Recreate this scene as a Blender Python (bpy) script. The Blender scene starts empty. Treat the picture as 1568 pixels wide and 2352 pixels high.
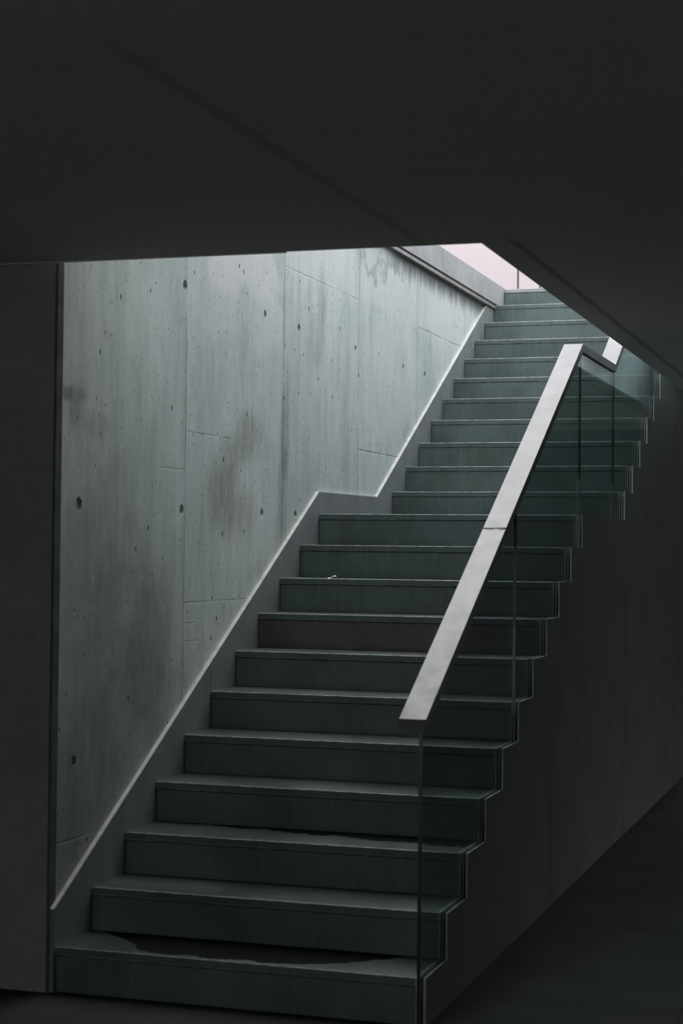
import bpy, bmesh, math, random
from mathutils import Vector, Matrix

# ------------------------------------------------------------------ camera, sky, exposure
scn = bpy.context.scene
C = scn.collection
FPX, YAW, PITCH, ROLL = 4078.22, 0.309784, 0.021163, 0.010853
CAM = Vector((2.97016, -5.90186, 1.62768))
fw = Vector((-math.sin(YAW) * math.cos(PITCH), math.cos(YAW) * math.cos(PITCH), math.sin(PITCH)))
rt = Vector((math.cos(YAW), math.sin(YAW), 0))
up = rt.cross(fw)
r2 = math.cos(ROLL) * rt + math.sin(ROLL) * up
u2 = -math.sin(ROLL) * rt + math.cos(ROLL) * up
cd = bpy.data.cameras.new('camera')
cam = bpy.data.objects.new('camera', cd)
C.objects.link(cam)
cam.matrix_world = Matrix(((r2.x, u2.x, -fw.x, CAM.x), (r2.y, u2.y, -fw.y, CAM.y),
                           (r2.z, u2.z, -fw.z, CAM.z), (0, 0, 0, 1)))
cd.sensor_fit = 'VERTICAL'
cd.sensor_height = 36
cd.sensor_width = 24
cd.lens = FPX / 2352 * 36
cd.dof.use_dof = True
cd.dof.focus_distance = 9.5
cd.dof.aperture_fstop = 3.6
cd.clip_end = 500
scn.camera = cam

scn.view_settings.view_transform = 'Standard'
scn.view_settings.look = 'None'
scn.view_settings.gamma = 1
scn.view_settings.use_curve_mapping = False
scn.view_settings.exposure = 0.0
scn.cycles.use_denoising = True
scn.cycles.max_bounces = 12
scn.cycles.diffuse_bounces = 6
scn.cycles.transparent_max_bounces = 16
scn.cycles.sample_clamp_indirect = 4

SKY_ZENITH = 5.7          # overcast sky: brightest overhead, a third of that at the horizon
world = bpy.data.worlds.new('overcast_sky')
scn.world = world
world.use_nodes = True
wn, wl = world.node_tree.nodes, world.node_tree.links
wn.clear()
tc = wn.new('ShaderNodeTexCoord')
sx = wn.new('ShaderNodeSeparateXYZ')
wl.new(tc.outputs['Generated'], sx.inputs[0])
mr = wn.new('ShaderNodeMapRange')
mr.inputs['From Min'].default_value = 0
mr.inputs['From Max'].default_value = 1
mr.inputs['To Min'].default_value = .78
mr.inputs['To Max'].default_value = SKY_ZENITH
wl.new(sx.outputs['Z'], mr.inputs['Value'])
bg = wn.new('ShaderNodeBackground')
bg.inputs['Color'].default_value = (0.985, 0.985, 1.0, 1)
wl.new(mr.outputs[0], bg.inputs['Strength'])
wo = wn.new('ShaderNodeOutputWorld')
wl.new(bg.outputs[0], wo.inputs[0])


def portal(name, loc, rot, sx_, sy_):
    l = bpy.data.lights.new(name, 'AREA')
    l.shape = 'RECTANGLE'
    l.size, l.size_y = sx_, sy_
    l.cycles.is_portal = True
    o = bpy.data.objects.new(name, l)
    o.location = loc
    o.rotation_euler = rot
    C.objects.link(o)


portal('stairwell_daylight_portal', (0.8, 3.7, 3.70), (0, 0, 0), 1.62, 7.6)
portal('added_rear_portal', (1.1, -8.95, 1.25), (math.radians(90), 0, 0), 5.0, 2.5)  # portal for the added rear opening that fills the room
portal('added_side_portal', (5.95, 5.5, .78), (0, math.radians(90), 0), 1.25, 5.0)  # portal for the added low opening that lights the stair side

# ------------------------------------------------------------------ helpers
RND = random.Random(7)


def link(name, bm, mat, parent=None, bevel=0.0, seg=1, **props):
    me = bpy.data.meshes.new(name)
    bmesh.ops.recalc_face_normals(bm, faces=bm.faces)
    bm.to_mesh(me)
    bm.free()
    if mat:
        me.materials.append(mat)
    o = bpy.data.objects.new(name, me)
    C.objects.link(o)
    if parent:
        o.parent = parent
        o.matrix_parent_inverse = parent.matrix_world.inverted()
    if bevel:
        b = o.modifiers.new('bevel', 'BEVEL')
        b.width = bevel
        b.segments = seg
        b.limit_method = 'ANGLE'
    for k, v in props.items():
        o[k] = v
    return o


def box(x0, x1, y0, y1, z0, z1, bm=None):
    bm = bm or bmesh.new()
    v = [bm.verts.new((x, y, z)) for x in (x0, x1) for y in (y0, y1) for z in (z0, z1)]
    for f in ((0, 1, 3, 2), (4, 6, 7, 5), (0, 4, 5, 1), (2, 3, 7, 6), (0, 2, 6, 4), (1, 5, 7, 3)):
        bm.faces.new([v[i] for i in f])
    return bm


def prism(pts, x0, x1, bm=None):
    """polygon in (Y, Z) given a width along X"""
    bm = bm or bmesh.new()
    a = [bm.verts.new((x0, y, z)) for y, z in pts]
    b = [bm.verts.new((x1, y, z)) for y, z in pts]
    n = len(pts)
    bm.faces.new(a)
    bm.faces.new(b[::-1])
    for i in range(n):
        bm.faces.new((a[i], a[(i + 1) % n], b[(i + 1) % n], b[i]))
    return bm


def thing(name, label, cat, loc=(0, 0, 0), group=None):
    o = bpy.data.objects.new(name, None)
    o.empty_display_size = 0.1
    C.objects.link(o)
    o.location = loc
    o.matrix_world = Matrix.Translation(loc)
    o['label'] = label
    o['category'] = cat
    if group:
        o['group'] = group
    return o


# ------------------------------------------------------------------ materials
class NT:
    def __init__(self, name):
        self.m = bpy.data.materials.new(name)
        self.m.use_nodes = True
        self.t = self.m.node_tree
        self.t.nodes.clear()
        self.out = self.t.nodes.new('ShaderNodeOutputMaterial')
        self.p = self.t.nodes.new('ShaderNodeBsdfPrincipled')
        self.t.links.new(self.p.outputs[0], self.out.inputs[0])
        self.co = self.t.nodes.new('ShaderNodeTexCoord').outputs['Object']
        s = self.t.nodes.new('ShaderNodeSeparateXYZ')
        self.t.links.new(self.co, s.inputs[0])
        self.X, self.Y, self.Z = s.outputs

    def put(self, sock, v):
        if isinstance(v, (int, float)):
            sock.default_value = v
        elif isinstance(v, tuple):
            sock.default_value = v if len(v) == 4 or sock.type == 'VECTOR' else (*v, 1)
        else:
            self.t.links.new(v, sock)

    def math(self, op, a, b=0.0, c=None, clamp=False):
        n = self.t.nodes.new('ShaderNodeMath')
        n.operation = op
        n.use_clamp = clamp
        self.put(n.inputs[0], a)
        self.put(n.inputs[1], b)
        if c is not None:
            self.put(n.inputs[2], c)
        return n.outputs[0]

    def vec(self, sx_=1, sy_=1, sz_=1, off=(0, 0, 0)):
        n = self.t.nodes.new('ShaderNodeMapping')
        self.put(n.inputs['Vector'], self.co)
        n.inputs['Scale'].default_value = (sx_, sy_, sz_)
        n.inputs['Location'].default_value = off
        return n.outputs[0]

    def noise(self, scale, v=None, detail=4, rough=.55, dist=0.0):
        n = self.t.nodes.new('ShaderNodeTexNoise')
        self.put(n.inputs['Vector'], v or self.co)
        n.inputs['Scale'].default_value = scale
        n.inputs['Detail'].default_value = detail
        n.inputs['Roughness'].default_value = rough
        n.inputs['Distortion'].default_value = dist
        return n.outputs[0]

    def voro(self, scale, v=None):
        n = self.t.nodes.new('ShaderNodeTexVoronoi')
        self.put(n.inputs['Vector'], v or self.co)
        n.inputs['Scale'].default_value = scale
        return n.outputs['Distance'], n.outputs['Color']

    def ramp(self, v, lo, hi, a=0.0, b=1.0, smooth=True):
        n = self.t.nodes.new('ShaderNodeMapRange')
        n.interpolation_type = 'SMOOTHSTEP' if smooth else 'LINEAR'
        n.clamp = True if hasattr(n, 'clamp') else None
        self.put(n.inputs['Value'], v)
        self.put(n.inputs['From Min'], lo)
        self.put(n.inputs['From Max'], hi)
        self.put(n.inputs['To Min'], a)
        self.put(n.inputs['To Max'], b)
        return n.outputs[0]

    def mix(self, f, a, b, mode='MIX'):
        n = self.t.nodes.new('ShaderNodeMix')
        n.data_type = 'RGBA'
        n.blend_type = mode
        self.put(n.inputs[0], f)
        self.put(n.inputs[6], a)
        self.put(n.inputs[7], b)
        return n.outputs[2]

    def bump(self, h, strength=.3, dist=.01, normal=None):
        n = self.t.nodes.new('ShaderNodeBump')
        n.inputs['Strength'].default_value = strength
        n.inputs['Distance'].default_value = dist
        self.put(n.inputs['Height'], h)
        if normal:
            self.put(n.inputs['Normal'], normal)
        return n.outputs[0]

    def set(self, **k):
        for a, v in k.items():
            self.put(self.p.inputs[a.replace('_', ' ')], v)
        return self.m

    def blob(self, y, z, ry, rz, warp=None, soft=.5):
        """soft elliptical mask on the Y-Z plane, 1 inside"""
        a = self.math('DIVIDE', self.math('SUBTRACT', self.Y, y), ry)
        b = self.math('DIVIDE', self.math('SUBTRACT', self.Z, z), rz)
        d = self.math('SQRT', self.math('ADD', self.math('MULTIPLY', a, a), self.math('MULTIPLY', b, b)))
        if warp is not None:
            d = self.math('ADD', d, warp)
        return self.ramp(d, 1.0 - soft, 1.0 + soft, 1.0, 0.0)

    def line(self, axis, at, w, lo=None, hi=None, other=None):
        """thin line where axis == at, optionally limited along the other axis"""
        d = self.math('ABSOLUTE', self.math('SUBTRACT', axis, at))
        m = self.ramp(d, w * .4, w, 1.0, 0.0)
        if other is not None:
            m = self.math('MULTIPLY', m, self.math('GREATER_THAN', other, lo))
            m = self.math('MULTIPLY', m, self.math('LESS_THAN', other, hi))
        return m


def plain_concrete(name, c1, c2, scale=1.2, rough=.85, bump=.2, joints=()):
    t = NT(name)
    n1 = t.noise(scale, detail=6)
    n2 = t.noise(30, detail=4)
    col = t.mix(t.ramp(n1, .35, .68), c1, c2)
    col = t.mix(t.ramp(n2, .3, .7, 0, .25), col, tuple(x * .6 for x in c1))
    h = n2
    for ax, at, w, kk, *lim in joints:
        ln = t.line({'X': t.X, 'Y': t.Y, 'Z': t.Z}[ax], at, w)
        if lim:                             # the joint fades out towards the given Y
            ln = t.math('MULTIPLY', ln, t.ramp(t.Y, lim[0] - .3, lim[0] + .1))
        ln = t.math('MULTIPLY', ln, kk)
        col = t.mix(ln, col, tuple(x * .3 for x in c1))
        h = t.math('SUBTRACT', h, t.math('MULTIPLY', ln, 1.5))
    return t.set(Base_Color=col, Roughness=rough, Specular_IOR_Level=.2, Normal=t.bump(h, bump, .004))


def wall_concrete():
    t = NT('formwork_concrete')
    streak = t.noise(1, t.vec(1, 9, 1.3), detail=7, rough=.65)
    mott = t.noise(1, t.vec(1, 26, 7), detail=6, rough=.7)
    fine = t.noise(1, t.vec(1, 120, 30), detail=4, rough=.6)
    big = t.noise(.9, t.vec(1, 1, .7, (3, 1, 2)), detail=6, rough=.65)
    mid = t.noise(3.0, t.vec(1, 1.3, .8), detail=7, rough=.68)
    w = t.math('MULTIPLY', t.math('SUBTRACT', t.noise(3.0, detail=8, rough=.7), .5), 2.6)
    col = t.mix(t.ramp(big, .36, .66), (.45, .525, .508), (.59, .655, .64))
    col = t.mix(t.ramp(streak, .40, .72, 0, .55), col, (.30, .355, .345))
    col = t.mix(t.ramp(mid, .50, .68, 0, .45), col, (.60, .62, .63))
    col = t.mix(t.ramp(mid, .46, .30, 0, .45), col, (.29, .34, .33))
    col = t.mix(t.ramp(mott, .52, .72, 0, .42), col, (.23, .275, .265))
    col = t.mix(t.ramp(mott, .44, .28, 0, .30), col, (.66, .69, .69))
    col = t.mix(t.ramp(fine, .50, .75, 0, .25), col, (.22, .26, .25))
    # formwork panels cast in slightly different tones
    pan = t.math('FLOOR', t.math('DIVIDE', t.math('SUBTRACT', t.Y, -0.045), 1.255))
    tone = t.math('FRACT', t.math('MULTIPLY', t.math('ADD', pan, 2.3), .618))
    col = t.mix(t.ramp(tone, 0, 1, 0, .14, False), col, (.26, .30, .30))
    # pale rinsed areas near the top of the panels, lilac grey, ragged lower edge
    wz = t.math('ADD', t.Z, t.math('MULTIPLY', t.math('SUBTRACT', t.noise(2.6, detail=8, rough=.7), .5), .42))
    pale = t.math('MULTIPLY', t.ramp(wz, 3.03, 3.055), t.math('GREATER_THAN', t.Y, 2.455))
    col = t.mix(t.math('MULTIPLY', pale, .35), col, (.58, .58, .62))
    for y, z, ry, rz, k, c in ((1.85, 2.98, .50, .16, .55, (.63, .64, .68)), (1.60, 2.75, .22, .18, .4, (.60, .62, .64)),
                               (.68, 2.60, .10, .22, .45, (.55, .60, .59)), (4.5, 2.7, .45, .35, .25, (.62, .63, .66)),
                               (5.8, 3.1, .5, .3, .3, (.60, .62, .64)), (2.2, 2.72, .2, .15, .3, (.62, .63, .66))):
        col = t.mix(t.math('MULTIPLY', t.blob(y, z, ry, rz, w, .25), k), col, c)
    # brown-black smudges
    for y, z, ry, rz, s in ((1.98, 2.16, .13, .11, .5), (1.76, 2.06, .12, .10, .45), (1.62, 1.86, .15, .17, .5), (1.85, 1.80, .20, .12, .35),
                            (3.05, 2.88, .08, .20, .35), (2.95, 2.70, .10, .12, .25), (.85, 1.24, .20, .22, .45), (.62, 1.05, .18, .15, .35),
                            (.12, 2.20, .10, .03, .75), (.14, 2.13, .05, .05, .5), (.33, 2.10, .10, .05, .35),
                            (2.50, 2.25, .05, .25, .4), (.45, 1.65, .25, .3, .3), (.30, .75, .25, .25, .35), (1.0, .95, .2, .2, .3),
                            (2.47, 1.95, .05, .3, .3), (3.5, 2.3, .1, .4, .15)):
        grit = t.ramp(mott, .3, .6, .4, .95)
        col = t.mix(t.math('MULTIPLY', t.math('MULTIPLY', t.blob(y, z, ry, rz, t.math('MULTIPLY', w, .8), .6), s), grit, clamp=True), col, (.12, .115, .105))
    # brownish grime low on the first two panels, spread wide to paint in shade
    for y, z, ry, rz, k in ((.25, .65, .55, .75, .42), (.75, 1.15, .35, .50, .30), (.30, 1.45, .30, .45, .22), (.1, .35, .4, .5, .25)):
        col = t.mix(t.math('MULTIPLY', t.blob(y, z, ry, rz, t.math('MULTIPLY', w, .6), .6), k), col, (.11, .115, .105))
    # water stain hanging under the steel angle at the wall top, ragged lower edge
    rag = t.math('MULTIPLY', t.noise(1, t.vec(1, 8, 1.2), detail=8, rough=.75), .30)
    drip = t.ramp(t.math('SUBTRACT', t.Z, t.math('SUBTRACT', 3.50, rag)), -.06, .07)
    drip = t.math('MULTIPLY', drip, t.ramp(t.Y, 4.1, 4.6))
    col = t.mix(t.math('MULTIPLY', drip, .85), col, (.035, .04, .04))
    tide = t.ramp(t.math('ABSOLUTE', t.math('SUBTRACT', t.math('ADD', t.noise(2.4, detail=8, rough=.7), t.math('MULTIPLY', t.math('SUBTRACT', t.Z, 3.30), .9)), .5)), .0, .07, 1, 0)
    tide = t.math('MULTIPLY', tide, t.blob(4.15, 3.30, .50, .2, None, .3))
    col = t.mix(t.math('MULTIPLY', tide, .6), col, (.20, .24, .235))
    # joints between the formwork sheets
    h = t.math('MULTIPLY', t.math('ADD', fine, mott), .3)
    wob = t.math('MULTIPLY', t.math('SUBTRACT', t.noise(9, detail=3), .5), .008)
    Yw = t.math('ADD', t.Y, wob)
    Zw = t.math('ADD', t.Z, wob)
    keep = t.ramp(t.noise(2.5, detail=6, rough=.7), .35, .6, .25, 1)
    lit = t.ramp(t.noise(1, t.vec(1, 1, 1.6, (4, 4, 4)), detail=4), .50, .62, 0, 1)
    for at, k, wd in ((1.205, .7, .006), (2.458, .75, .007), (3.730, .5, .006), (4.982, .45, .006), (6.235, .4, .006),
                      (2.68, .22, .006), (3.65, .22, .005)):
        ln = t.math('MULTIPLY', t.line(Yw, at, wd), keep)
        col = t.mix(t.math('MULTIPLY', ln, k), col, (.06, .07, .07))
        soft = t.math('MULTIPLY', t.line(Yw, at - .012, .035), keep)
        col = t.mix(t.math('MULTIPLY', soft, k * .22), col, (.12, .14, .14))
        hl = t.math('MULTIPLY', t.line(Yw, at + wd * 1.1, wd * .8), lit)  # painted highlight along the far lip of the joint
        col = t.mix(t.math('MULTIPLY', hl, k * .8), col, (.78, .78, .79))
        h = t.math('SUBTRACT', h, t.math('MULTIPLY', ln, 1.0))
    for z, y0, y1, k in ((3.047, 2.465, 3.72, .28), (2.133, 1.21, 1.75, .30), (2.197, 3.72, 4.9, .7), (1.390, 1.21, 1.95, .35),
                         (3.050, 4.99, 6.15, .5), (.531, .0, .40, .4), (1.965, .92, 1.2, .30),
                         (1.30, 1.21, 1.34, .2), (1.22, 1.21, 1.42, .2)):
        ln = t.line(Zw, z, .0055, y0, y1, t.Y)
        ln = t.math('MULTIPLY', ln, t.ramp(t.noise(7, detail=5, rough=.7), .38, .58, .1, 1))
        col = t.mix(t.math('MULTIPLY', ln, k), col, (.05, .06, .06))
        hl = t.line(Zw, z - .006, .004, y0, y1, t.Y)  # painted highlight along the lower lip
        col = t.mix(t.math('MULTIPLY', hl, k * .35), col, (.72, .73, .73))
        h = t.math('SUBTRACT', h, t.math('MULTIPLY', ln, .6))
    # blow holes of several sizes, gathered in drifts, stretched a little downwards
    drift = t.noise(1.3, t.vec(1, 1, 1, (9, 4, 2)), detail=4)
    for sc_, thr, rad, off in ((13, .88, .12, 0), (29, .74, .14, 3), (64, .70, .17, 7)):
        d, cc = t.voro(sc_, t.vec(.01, 1.3, .75, (0, off, off)))
        sp = t.t.nodes.new('ShaderNodeSeparateColor')
        t.put(sp.inputs[0], cc)
        rr = t.math('MULTIPLY', t.math('ADD', sp.outputs[1], .35), rad)
        pick = t.math('MULTIPLY', t.math('GREATER_THAN', sp.outputs[0], t.ramp(drift, .35, .62, .96, thr, False)),
                      t.ramp(d, t.math('MULTIPLY', rr, .6), rr, 1, 0))
        col = t.mix(t.math('MULTIPLY', pick, .9), col, (.03, .035, .033))
        h = t.math('SUBTRACT', h, t.math('MULTIPLY', pick, 1.6))
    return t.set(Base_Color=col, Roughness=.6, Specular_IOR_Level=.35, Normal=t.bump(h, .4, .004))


def step_stone(name, wet=None, base=(.094, .127, .122)):
    """smooth dark stone / steel of the steps; wet = a darker damp area left on the tread"""
    t = NT(name)
    n1 = t.noise(2.6, detail=6, rough=.6)
    n2 = t.noise(1, t.vec(60, 60, 4), detail=3)
    sm = t.noise(1, t.vec(3, 3, 1.2), detail=5)
    col = t.mix(t.ramp(n1, .35, .65), tuple(c * .82 for c in base), tuple(c * 1.18 for c in base))
    col = t.mix(t.ramp(n2, .45, .8, 0, .3), col, tuple(c * 1.9 for c in base))
    col = t.mix(t.ramp(sm, .55, .75, 0, .5), col, tuple(a * b * .8 for a, b in zip(base, (1.1, .95, .85))))
    d, cc = t.voro(22)
    sp = t.t.nodes.new('ShaderNodeSeparateColor')
    t.put(sp.inputs[0], cc)
    fleck = t.math('MULTIPLY', t.math('GREATER_THAN', sp.outputs[0], .975), t.ramp(d, .02, .12, 1, 0))
    col = t.mix(t.math('MULTIPLY', fleck, .8), col, (.42, .43, .42))
    rough = t.ramp(n1, .3, .7, .30, .44)
    spec = .4
    if wet:
        y0, y1, kind = wet
        rag = t.math('MULTIPLY', t.math('SUBTRACT', t.noise(4.5, t.vec(1.2, .6, 1), detail=6, rough=.65), .5), .22)
        v = t.math('ADD', t.math('SUBTRACT', t.Y, y0), rag)          # distance behind the nosing
        if kind == 'middle':                                          # dry ends, damp middle
            edge = t.math('MULTIPLY', t.math('ABSOLUTE', t.math('SUBTRACT', t.X, .66)), .55)
            lim = t.math('ADD', .035, t.math('MULTIPLY', t.math('POWER', t.ramp(t.math('ABSOLUTE', t.math('SUBTRACT', t.X, .66)), .2, .66, 0, 1, False), 2.0), .38))
        else:                                                         # damp back edge only
            lim = t.ramp(t.X, .2, 1.3, .30, .13, False)
        m = t.ramp(t.math('SUBTRACT', v, lim), -.006, .006)
        col = t.mix(m, col, (.006, .008, .008))
        rough = t.math('ADD', rough, t.math('MULTIPLY', m, .35))
        spec = t.ramp(m, 0, 1, .4, .04)
    return t.set(Base_Color=col, Roughness=rough, Specular_IOR_Level=spec, Normal=t.bump(n1, .08, .003))


def glass_mat():
    t = NT('green_tinted_glass')
    tr = t.t.nodes.new('ShaderNodeBsdfTransparent')
    tr.inputs[0].default_value = (.745, .82, .815, 1)
    gl = t.t.nodes.new('ShaderNodeBsdfGlossy')
    gl.inputs['Roughness'].default_value = .02
    gl.inputs['Color'].default_value = (.9, .95, .95, 1)
    fr = t.t.nodes.new('ShaderNodeFresnel')
    geo = t.t.nodes.new('ShaderNodeNewGeometry')      # same reflectance entering and leaving the pane
    t.t.links.new(t.math('MULTIPLY_ADD', geo.outputs['Backfacing'], 1 / 1.5 - 1.5, 1.5), fr.inputs[0])
    mx = t.t.nodes.new('ShaderNodeMixShader')
    t.t.links.new(fr.outputs[0], mx.inputs[0])
    t.t.links.new(tr.outputs[0], mx.inputs[1])
    t.t.links.new(gl.outputs[0], mx.inputs[2])
    t.t.links.new(mx.outputs[0], t.out.inputs[0])
    return t.m


def fence_glass_mat():
    t = NT('satin_fence_glass')
    tr = t.t.nodes.new('ShaderNodeBsdfTransparent')
    tr.inputs[0].default_value = (.735, .69, .71, 1)
    t.t.links.new(tr.outputs[0], t.out.inputs[0])
    return t.m


def rail_mat():
    t = NT('pale_rail_metal')
    n1 = t.noise(5, detail=6, rough=.6)
    n2 = t.noise(1, t.vec(14, 9, 9), detail=5, rough=.65)
    col = t.mix(t.ramp(n1, .35, .7), (.155, .155, .159), (.17, .17, .174))
    worn = t.math('MULTIPLY', t.ramp(n2, .42, .66), t.ramp(t.Z, 1.0, 2.2,   .25, .04, False))
    col = t.mix(worn, col, (.11, .12, .12))
    d, cc = t.voro(26)
    sp = t.t.nodes.new('ShaderNodeSeparateColor')
    t.put(sp.inputs[0], cc)
    sc_ = t.math('MULTIPLY', t.math('GREATER_THAN', sp.outputs[0], .965), t.ramp(d, .05, .3, 1, 0))
    col = t.mix(t.math('MULTIPLY', sc_, t.ramp(t.Z, 1.1, 1.6, .5, 0)), col, (.12, .12, .12))
    return t.set(Base_Color=col, Roughness=t.ramp(n2, .3, .7, .42, .48), Metallic=.42, Normal=t.bump(n1, .06, .003))


def simple(name, col, rough=.5, metal=0.0, var=.25, scale=8, spec=.5):
    t = NT(name)
    n = t.noise(scale, detail=5)
    c = t.mix(t.ramp(n, .3, .7), tuple(x * (1 - var) for x in col), tuple(x * (1 + var) for x in col))
    return t.set(Base_Color=c, Roughness=rough, Metallic=metal, Specular_IOR_Level=spec)


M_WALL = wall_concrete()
M_CEIL = plain_concrete('ceiling_concrete', (.52, .53, .48), (.58, .585, .55), .6, .9, .15,
                        joints=(('X', 1.39, .03, .28, -2.5), ('X', 1.70, .022, .55, -.05), ('Y', -1.19, .02, .12), ('Y', -2.44, .02, .12)))
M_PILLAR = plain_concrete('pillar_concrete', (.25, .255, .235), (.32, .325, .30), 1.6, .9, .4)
M_DARKWALL = plain_concrete('room_concrete', (.09, .095, .09), (.13, .13, .125), 1.2, .9, .2)
M_FLOOR = plain_concrete('floor_stone', (.020, .024, .024), (.032, .036, .036), 2.5, .8, .3,
                         joints=(('X', .205, .004, .7), ('X', 1.205, .004, .7), ('X', 2.205, .004, .7), ('Y', -1.0, .004, .7)))
M_KERB = plain_concrete('kerb_concrete', (.40, .42, .435), (.50, .51, .535), 3.0, .8, .2)
M_COPING = plain_concrete('coping_concrete', (.29, .305, .32), (.36, .37, .39), 3.0, .8, .2)
M_GROUND = plain_concrete('paving_outside', (.36, .38, .38), (.46, .47, .47), 2.0, .85, .2)
M_STEP = step_stone('step_stone')
M_TREAD = step_stone('tread_stone', base=(.046, .057, .057))
M_WORN_HL = simple('worn_nosing_highlight', (.26, .29, .29), .5, var=.5, scale=25)  # worn nosing edge, made paler to paint in its bright edge highlight
M_BROWN = step_stone('brownish_riser_stone', base=(.100, .090, .078))
M_RUST = simple('rust_seam', (.075, .058, .045), .9, var=.5, scale=30)
M_PLATE = simple('edge_steel', (.42, .44, .42), .45, .1, .3, 14)
M_SIDE = simple('stringer_side_steel', (.145, .162, .155), .9, 0, .10, 3)
M_SKIRT = plain_concrete('skirting_stone', (.165, .19, .19), (.205, .23, .23), 5.0, .5, .05)
M_CAP = simple('pale_skirting_edge', (.50, .485, .485), .55, 0, .14, 18)
M_TRIM = simple('steel_angle', (.23, .215, .205), .5, .2, .3, 20)
M_DARK = simple('dark_steel', (.045, .05, .05), .6)
M_GLASS = glass_mat()
M_GEDGE = simple('glass_edge', (.025, .03, .028), .25)
M_FGLASS = fence_glass_mat()
M_RAIL = rail_mat()
M_RAILSIDE = simple('rail_side_metal', (.10, .11, .11), .5)
M_PAPER = simple('paper_scrap', (.72, .74, .72), .8, 0, .05)
M_LEAF = simple('dry_leaf', (.25, .20, .13), .9, 0, .2)

# ------------------------------------------------------------------ dimensions
RISE, GO = .165, .2983
LAND = 1.3901
XW = 1.366            # tread width
Z_CEIL, Z_TOP = 2.67, 3.63


def ny(k):
    return (k - 1) * GO if k <= 11 else 10 * GO + LAND + (k - 12) * GO


def nz(k):
    return k * RISE


# ------------------------------------------------------------------ the room
S = dict(kind='structure')
YB = -9.0
link('floor', box(-6, 6, YB, 12, -.3, 0), M_FLOOR, **S)
bm = bmesh.new()
box(-6, 6, YB, -.052, Z_CEIL, Z_TOP, bm)
box(1.585, 6, -.052, 12, Z_CEIL, Z_TOP, bm)
box(-6, .885, -.0605, -.052, Z_CEIL - .0045, Z_CEIL + .02, bm)
co_ = link('ceiling', bm, M_CEIL, **S)
co_.data.materials.append(M_KERB)           # unseen side of the opening, made pale to bounce light onto the wall
for p_ in co_.data.polygons:
    if p_.normal.x < -.9 and abs(p_.center.x - 1.585) < .01:
        p_.material_index = 1
# ground fill left of the stairwell
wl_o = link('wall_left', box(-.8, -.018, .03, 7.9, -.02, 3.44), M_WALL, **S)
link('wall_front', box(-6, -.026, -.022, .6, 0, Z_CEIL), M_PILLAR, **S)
link('trim_1', box(-.05, -.0172, -.017, .031, 0, Z_CEIL), simple('rebate_black_steel', (.10, .105, .105), .9, spec=.05), **S)
link('wall_west', box(-6.3, -6, YB, 0, 0, Z_CEIL), M_KERB, **S)
bm = bmesh.new()
box(6, 6.3, YB, 12, 0, .15, bm)
box(6, 6.3, YB, 12, 1.4, Z_CEIL, bm)
box(6, 6.3, YB, 3.0, .15, 1.4, bm)
box(6, 6.3, 8.0, 12, .15, 1.4, bm)
link('wall_right', bm, M_KERB, **S)  # low opening in this unseen wall is added to light the stair side
link('added_overhang', box(-6, 6.3, YB, .7, 3.8, 7.5), M_KERB, **S)  # unseen overhang, added to keep sky light off the lower stairs
link('added_parapet', box(1.585, 1.78, -.05, 10, 3.63, 4.25), M_KERB, **S)  # unseen parapet, added to cut the sky light reaching the lower wall
link('wall_end', box(1.43, 6, 9.2, 9.5, 0, Z_CEIL), M_DARKWALL, **S)
bm = bmesh.new()
box(-6, -1.4, YB - .2, YB, 0, Z_CEIL, bm)
box(3.6, 6, YB - .2, YB, 0, Z_CEIL, bm)
box(-1.4, 3.6, YB - .2, YB, 2.5, Z_CEIL, bm)
link('wall_back', bm, M_KERB, **S)  # rear opening behind the camera, added to lift the dark areas
link('bounce_ground', box(-12, 14, -30, YB - .2, -.3, -.01), M_GROUND, **S)  # unseen ground, added to bounce skylight onto the ceiling
# earth and paving above ground
bm = bmesh.new()
box(-6, -.2, -.052, 12, 3.44, 3.632, bm)
box(-.2, 1.40, 7.66, 12, 3.3, 3.632, bm)
link('ground', bm, M_GROUND, **S)

# tie holes of the formwork, cut into the wall
cut = bmesh.new()
for y, z, r in ((.180, 1.790, .027), (.168, .822, .022), (1.181, 2.764, .023), (2.184, 2.767, .021), (2.682, 2.762, .021),
                (3.659, 2.766, .018), (4.657, 2.763, .020), (5.164, 2.763, .022), (1.174, 1.792, .024),
                (2.168, 1.801, .023), (2.661, 1.806, .020), (3.305, 2.167, .016)):
    ret = bmesh.ops.create_cone(cut, cap_ends=True, segments=28, radius1=r * 1.1, radius2=r * .6, depth=.06)
    for v in ret['verts']:
        v.co = Vector((-v.co.z - .03, v.co.x * (.55 if y == 3.305 else 1), v.co.y * (1.5 if y == 3.305 else 1.05))) + Vector((0, y, z))
me = bpy.data.meshes.new('cut')
bmesh.ops.recalc_face_normals(cut, faces=cut.faces)
cut.to_mesh(me)
co = bpy.data.objects.new('cut', me)
C.objects.link(co)
mod = wl_o.modifiers.new('holes', 'BOOLEAN')
mod.operation = 'DIFFERENCE'
mod.solver = 'EXACT'
mod.object = co
bpy.context.view_layer.update()
dg = bpy.context.evaluated_depsgraph_get()
nm = bpy.data.meshes.new_from_object(wl_o.evaluated_get(dg))
wl_o.modifiers.clear()
wl_o.data = nm
bpy.data.objects.remove(co)

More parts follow.
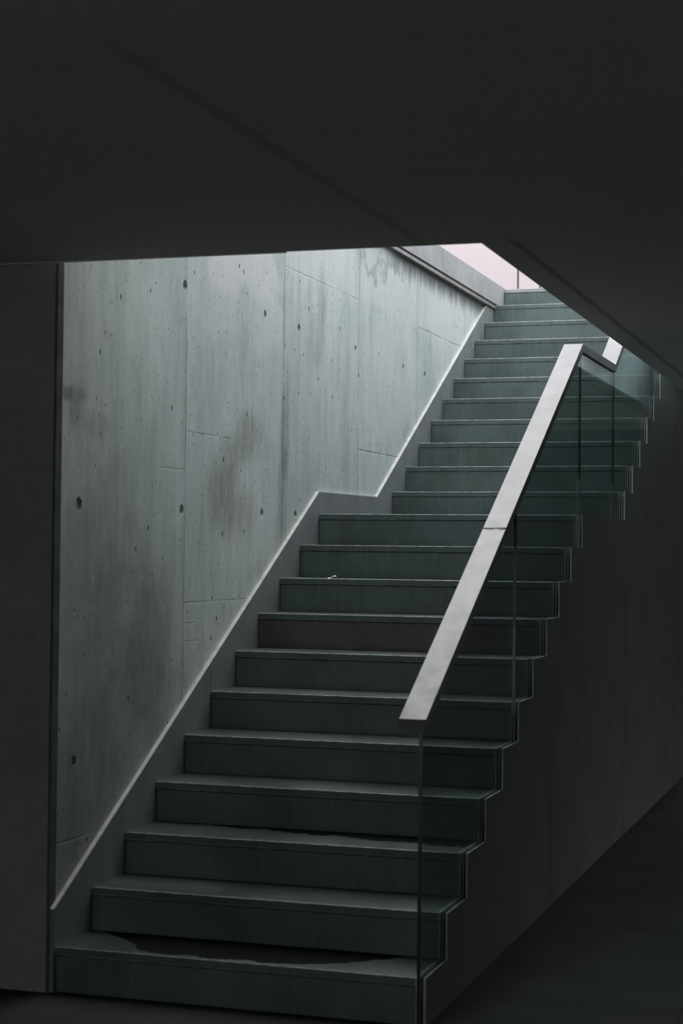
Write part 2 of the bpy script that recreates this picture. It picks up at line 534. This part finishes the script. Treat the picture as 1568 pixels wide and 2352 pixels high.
# ------------------------------------------------------------------ staircase
stair = thing('staircase', 'dark stone staircase with a landing halfway, climbing from the dim floor into daylight', 'stairs', (.7, 0, 0))
for k in range(1, 23):
    y, z = ny(k), nz(k)
    back = ny(k + 1) if k < 22 else y + .34
    x0 = 0.0 if k < 22 else .010
    mt = M_TREAD
    if k == 1:
        mt = step_stone('step_stone_damp_middle', (y, back, 'middle'), (.046, .057, .057))
    elif k == 3:
        mt = step_stone('step_stone_damp_back', (y, back, 'back'), (.046, .057, .057))
    elif k == 22:
        mt = M_COPING
    nm_ = 'landing' if k == 11 else 'tread'
    tr = link(nm_, box(x0 + .001, XW, y, back + .01, z - .030, z), mt, stair, bevel=.0032, seg=2)
    tr.data.materials.append(M_STEP)
    tr.data.materials.append(M_WORN_HL)
    tr.modifiers['bevel'].material = 2
    if k < 22:
        for p_ in tr.data.polygons:
            if p_.normal.y < -.5:
                p_.material_index = 1
    rs = link('riser', box(x0 + .004, XW, y + .0025, y + .03, z - RISE + .0005, z - .0335), M_BROWN if k == 8 else M_STEP, stair, bevel=.0015)
    link('seam', box(x0 + .002, XW - .002, y + .005, y + .028, z - .0336, z - .0299), M_RUST, rs)
    link('side_seam', box(x0 + .0002, x0 + .0048, y + .0012, y + .02, z - RISE + .001, z - .0305), M_RUST, rs)
# solid body under the steps
pts = [(.03, 0)]
for k in range(1, 23):
    y = ny(k) + .03
    pts += [(y, nz(k - 1) - (.03 if k > 1 else 0)), (y, nz(k) - .03)] if k > 1 else [(y, nz(k) - .03)]
pts += [(7.66, nz(22) - .03), (7.66, 0)]
link('stair_body', prism(pts, .002, 1.364), M_DARKWALL, stair)


def saw(off_y, off_z, yend):
    p = [(off_y, 0)]
    for k in range(1, 23):
        y = ny(k) + off_y
        if k > 1:
            p.append((y, nz(k - 1) + off_z))
        p.append((y, nz(k) + off_z))
    return p + [(yend, nz(22) + off_z), (yend, 0)]


link('inner_edge_plate', prism(saw(-.001, .0008, 7.64), 1.3665, 1.3735), M_PLATE, stair, label='thin steel edge plate')
# outer plate: bright narrow edge, near-black flat side
sp_ = prism(saw(-.002, .001, 7.64), 1.3935, 1.4017)
so = link('outer_edge_plate', sp_, M_PLATE, stair, label='sawtooth steel edge plate')
so.data.materials.append(M_SIDE)
for p_ in so.data.polygons:
    if abs(p_.normal.x) > .9:
        p_.material_index = 1
for yj in (2.2, 4.4, 6.62):
    link('plate_joint_cover', box(1.4018, 1.4035, yj, yj + .012, 0, nz(1) * 3 if yj < 3 else (1.6 if yj < 5 else 2.6)), M_SIDE, stair)

# ------------------------------------------------------------------ stone skirting along the wall
sk = thing('stair_skirting', 'smooth grey skirting stepped along the concrete wall, with a pale sloping top edge', 'skirting', (0, 0, 0))
top = [(-.012, .304), (2.990, 1.934), (4.062, 1.940), (6.835, 3.440)]
body = [(-.012, .0)] + [(y, z - .004) for y, z in top] + [(7.40, 3.436), (7.40, 3.1), (4.6, 1.6), (3.0, 1.3), (.6, 0)]
link('skirting_slab', prism(body, -.0175, -.0003), M_SKIRT, sk)


def cap(a, b, bm):
    (y0, z0), (y1, z1) = a, b
    prism([(y0, z0), (y1, z1), (y1, z1 - .0045), (y0, z0 - .0045)], -.0178, .0001, bm)


bm = bmesh.new()
cap(top[0], top[1], bm)
link('edge_strip', bm, M_CAP, sk, label='pale top edge of the lower flight skirting')
bm = bmesh.new()
cap(top[1], top[2], bm)
link('edge_strip', bm, M_CAP, sk, label='pale top edge along the landing')
bm = bmesh.new()
cap(top[2], top[3], bm)
link('edge_strip', bm, M_CAP, sk, label='pale top edge of the upper flight skirting')
for y, z in ((1.49, 1.11), (5.5, 2.70)):
    link('slab_joint', box(-.002, .0002, y, y + .003, z - .5, z + .0), M_RUST, sk)

# ------------------------------------------------------------------ steel angle and coping at the head of the wall
bm = box(-.05, .012, .4, 7.36, 3.4405, 3.4445)
box(-.05, -.0165, .4, 7.36, 3.4445, 3.464, bm)
box(.006, .012, .4, 7.36, 3.4445, 3.462, bm)
o = link('steel_angle_trim', bm, M_TRIM, label='thin brownish steel angle running under the pale coping at the wall top', category='trim')
o = link('shadow_gap_strip', box(-.16, -.012, .4, 7.36, 3.4642, 3.4762), M_DARK)
o['kind'] = 'structure'
o.name = 'trim_2'
for y0, y1, lb in ((.2, 1.83, None), (1.835, 3.66, None), (3.665, 5.487, 'pale concrete coping slab nearest the dark ceiling edge, left of the coping joint'),
                   (5.494, 7.40, 'pale concrete coping slab ending beside the topmost stair riser')):
    if lb:
        link('coping_slab', box(-.2, .0108, y0, y1, 3.4765, 3.640), M_COPING, bevel=.003, label=lb, category='coping', group='coping slabs above the stair wall')
    else:
        link('hidden_coping', box(-.2, .0108, y0, y1, 3.4765, 3.640), M_COPING, bevel=.003, kind='structure')  # unseen coping slabs, kept because they block light
# ------------------------------------------------------------------ glass balustrade with its handrail
bal = thing('glass_balustrade', 'green-tinted glass balustrade on the open side of the stairs with a chunky pale handrail', 'balustrade', (1.385, 0, 0))
RT = [(-.032, 1.050), (2.952, 2.676), (3.995, 2.678), (7.50, 2.678 + .5456 * 3.505)]


def rail_z(y):
    for (a, za), (b, zb) in zip(RT, RT[1:]):
        if y <= b:
            return za + (zb - za) * (y - a) / (b - a)
    return RT[-1][1]


def foot_z(y):      # the glass runs down in the slot beside the steps
    if y <= 3.0:
        return max(0.0, (y - .25) * .553)
    if y <= 4.35:
        return 1.5
    return 1.5 + (y - 4.35) * .553


PROF = [(1.305, 0), (1.4025, 0), (1.4025, -.044), (1.322, -.044), (1.305, -.016)]


def rail_piece(y0, y1, name, **kw):
    ys = [y0] + [p[0] for p in RT if y0 < p[0] < y1] + [y1]
    bm = bmesh.new()
    rings = [[bm.verts.new((x, y, rail_z(y) + dz)) for x, dz in PROF] for y in ys]
    for a, b in zip(rings, rings[1:]):
        for i in range(5):
            j = (i + 1) % 5
            bm.faces.new((a[i], a[j], b[j], b[i]))
    bm.faces.new(rings[0][::-1])
    bm.faces.new(rings[-1])
    o = link(name, bm, M_RAIL, bal, bevel=.0012, **kw)
    o.data.materials.append(M_RAILSIDE)
    for p in o.data.polygons:
        if p.normal.z < .3:
            p.material_index = 1
    return o


rail_piece(-.032, 1.196, 'handrail', label='lower length of pale handrail, below the worn joint')
rail_piece(1.203, 7.50, 'handrail', label='upper length of pale handrail, bending level over the landing')
for n_, (dy, x0_, x1_) in enumerate(((-.006, 1.318, 1.352), (.001, 1.312, 1.345), (-.002, 1.350, 1.392), (.005, 1.366, 1.400), (-.009, 1.374, 1.398))):
    yj = 1.1995 + dy
    bmw = prism([(yj - .0022, rail_z(yj - .0022) - .002), (yj + .0022, rail_z(yj + .0022) - .002),
                 (yj + .0022, rail_z(yj + .0022) + .0006), (yj - .0022, rail_z(yj - .0022) + .0006)], x0_, x1_)
    link('sealant_crumb', bmw, M_LEAF, bal)
link('joint_filler', prism([(1.190, rail_z(1.190) - .003), (1.209, rail_z(1.209) - .003), (1.209, rail_z(1.209) - .04), (1.190, rail_z(1.190) - .04)], 1.3055, 1.402), M_RUST, bal)
for (y0, y1) in ((-.030, 1.457), (1.461, 2.966), (2.971, 4.020), (4.025, 5.555), (5.561, 7.30)):
    ys = [y0] + [v for v in (.25, 2.952, 3.0, 3.995, 4.35) if y0 < v < y1] + [y1]
    tops = [(y, rail_z(y) - .038) for y in ys]
    bots = [(y, foot_z(y)) for y in ys][::-1]
    pl = tops + bots
    if y0 < 0:
        pl = tops + [(y1, foot_z(y1)), (.25, 0.001), (y0, .001)]
    g = link('glass_panel', prism(pl, 1.3775, 1.3905), M_GLASS, bal)
    g.data.materials.append(M_GEDGE)
    for p in g.data.polygons:
        # the free front edge and the wide gap near the top read dark, the butt joints stay clear
        if abs(p.normal.y) > .9 and (abs(p.center.y - y0) < .001 or abs(p.center.y - 5.558) < .01):
            p.material_index = 1

# ------------------------------------------------------------------ small things
def scrap(name, x, y, z, l, w, ang, mat, label, cat, bend=.006):
    bm = bmesh.new()
    n = 6
    for s in (-1, 1):
        for i in range(n + 1):
            u = i / n - .5
            wy = w * (.5 - .3 * abs(u)) * s
            bm.verts.new((u * l, wy, bend * math.sin(u * 5) + bend + .002 * s))
    bm.verts.ensure_lookup_table()
    for i in range(n):
        bm.faces.new((bm.verts[i], bm.verts[i + 1], bm.verts[n + 2 + i], bm.verts[n + 1 + i]))
    o = link(name, bm, mat, label=label, category=cat)
    sol = o.modifiers.new('t', 'SOLIDIFY')
    sol.thickness = .001
    o.location = (x, y, z + .0012)
    o.rotation_euler = (0, 0, ang)
    return o


scrap('paper_scrap', .262, ny(9) + .03, nz(9), .042, .016, .15, M_PAPER, 'small curled white paper scrap lying on a dark tread below the landing', 'litter')
# bracket on the dark side wall
link('wall_bracket', box(1.4036, 1.418, 6.66, 6.70, 2.49, 2.575), simple('bracket_metal', (.22, .17, .155), .6),
     label='small brownish bracket at the top of a seam on the dark stair side, far right', category='bracket')

# glass fence at street level
fence = thing('glass_fence', 'pale glass fence at street level beyond the top of the stairs with thin dark posts', 'fence', (0, 9, 3.632))
for x0, x1 in ((-3.2, -1.62), (-1.61, -.377), (-.375, -.244), (-.226, -.052), (-.034, 1.2), (1.218, 2.4)):
    link('glass_pane', box(x0, x1, 8.994, 9.006, 3.65, 4.85), M_FGLASS, fence)
for x in (-.235, -.0430, 1.209):
    link('post', box(x - .0055, x + .0055, 8.985, 9.015, 3.631, 4.9), M_DARK, fence)
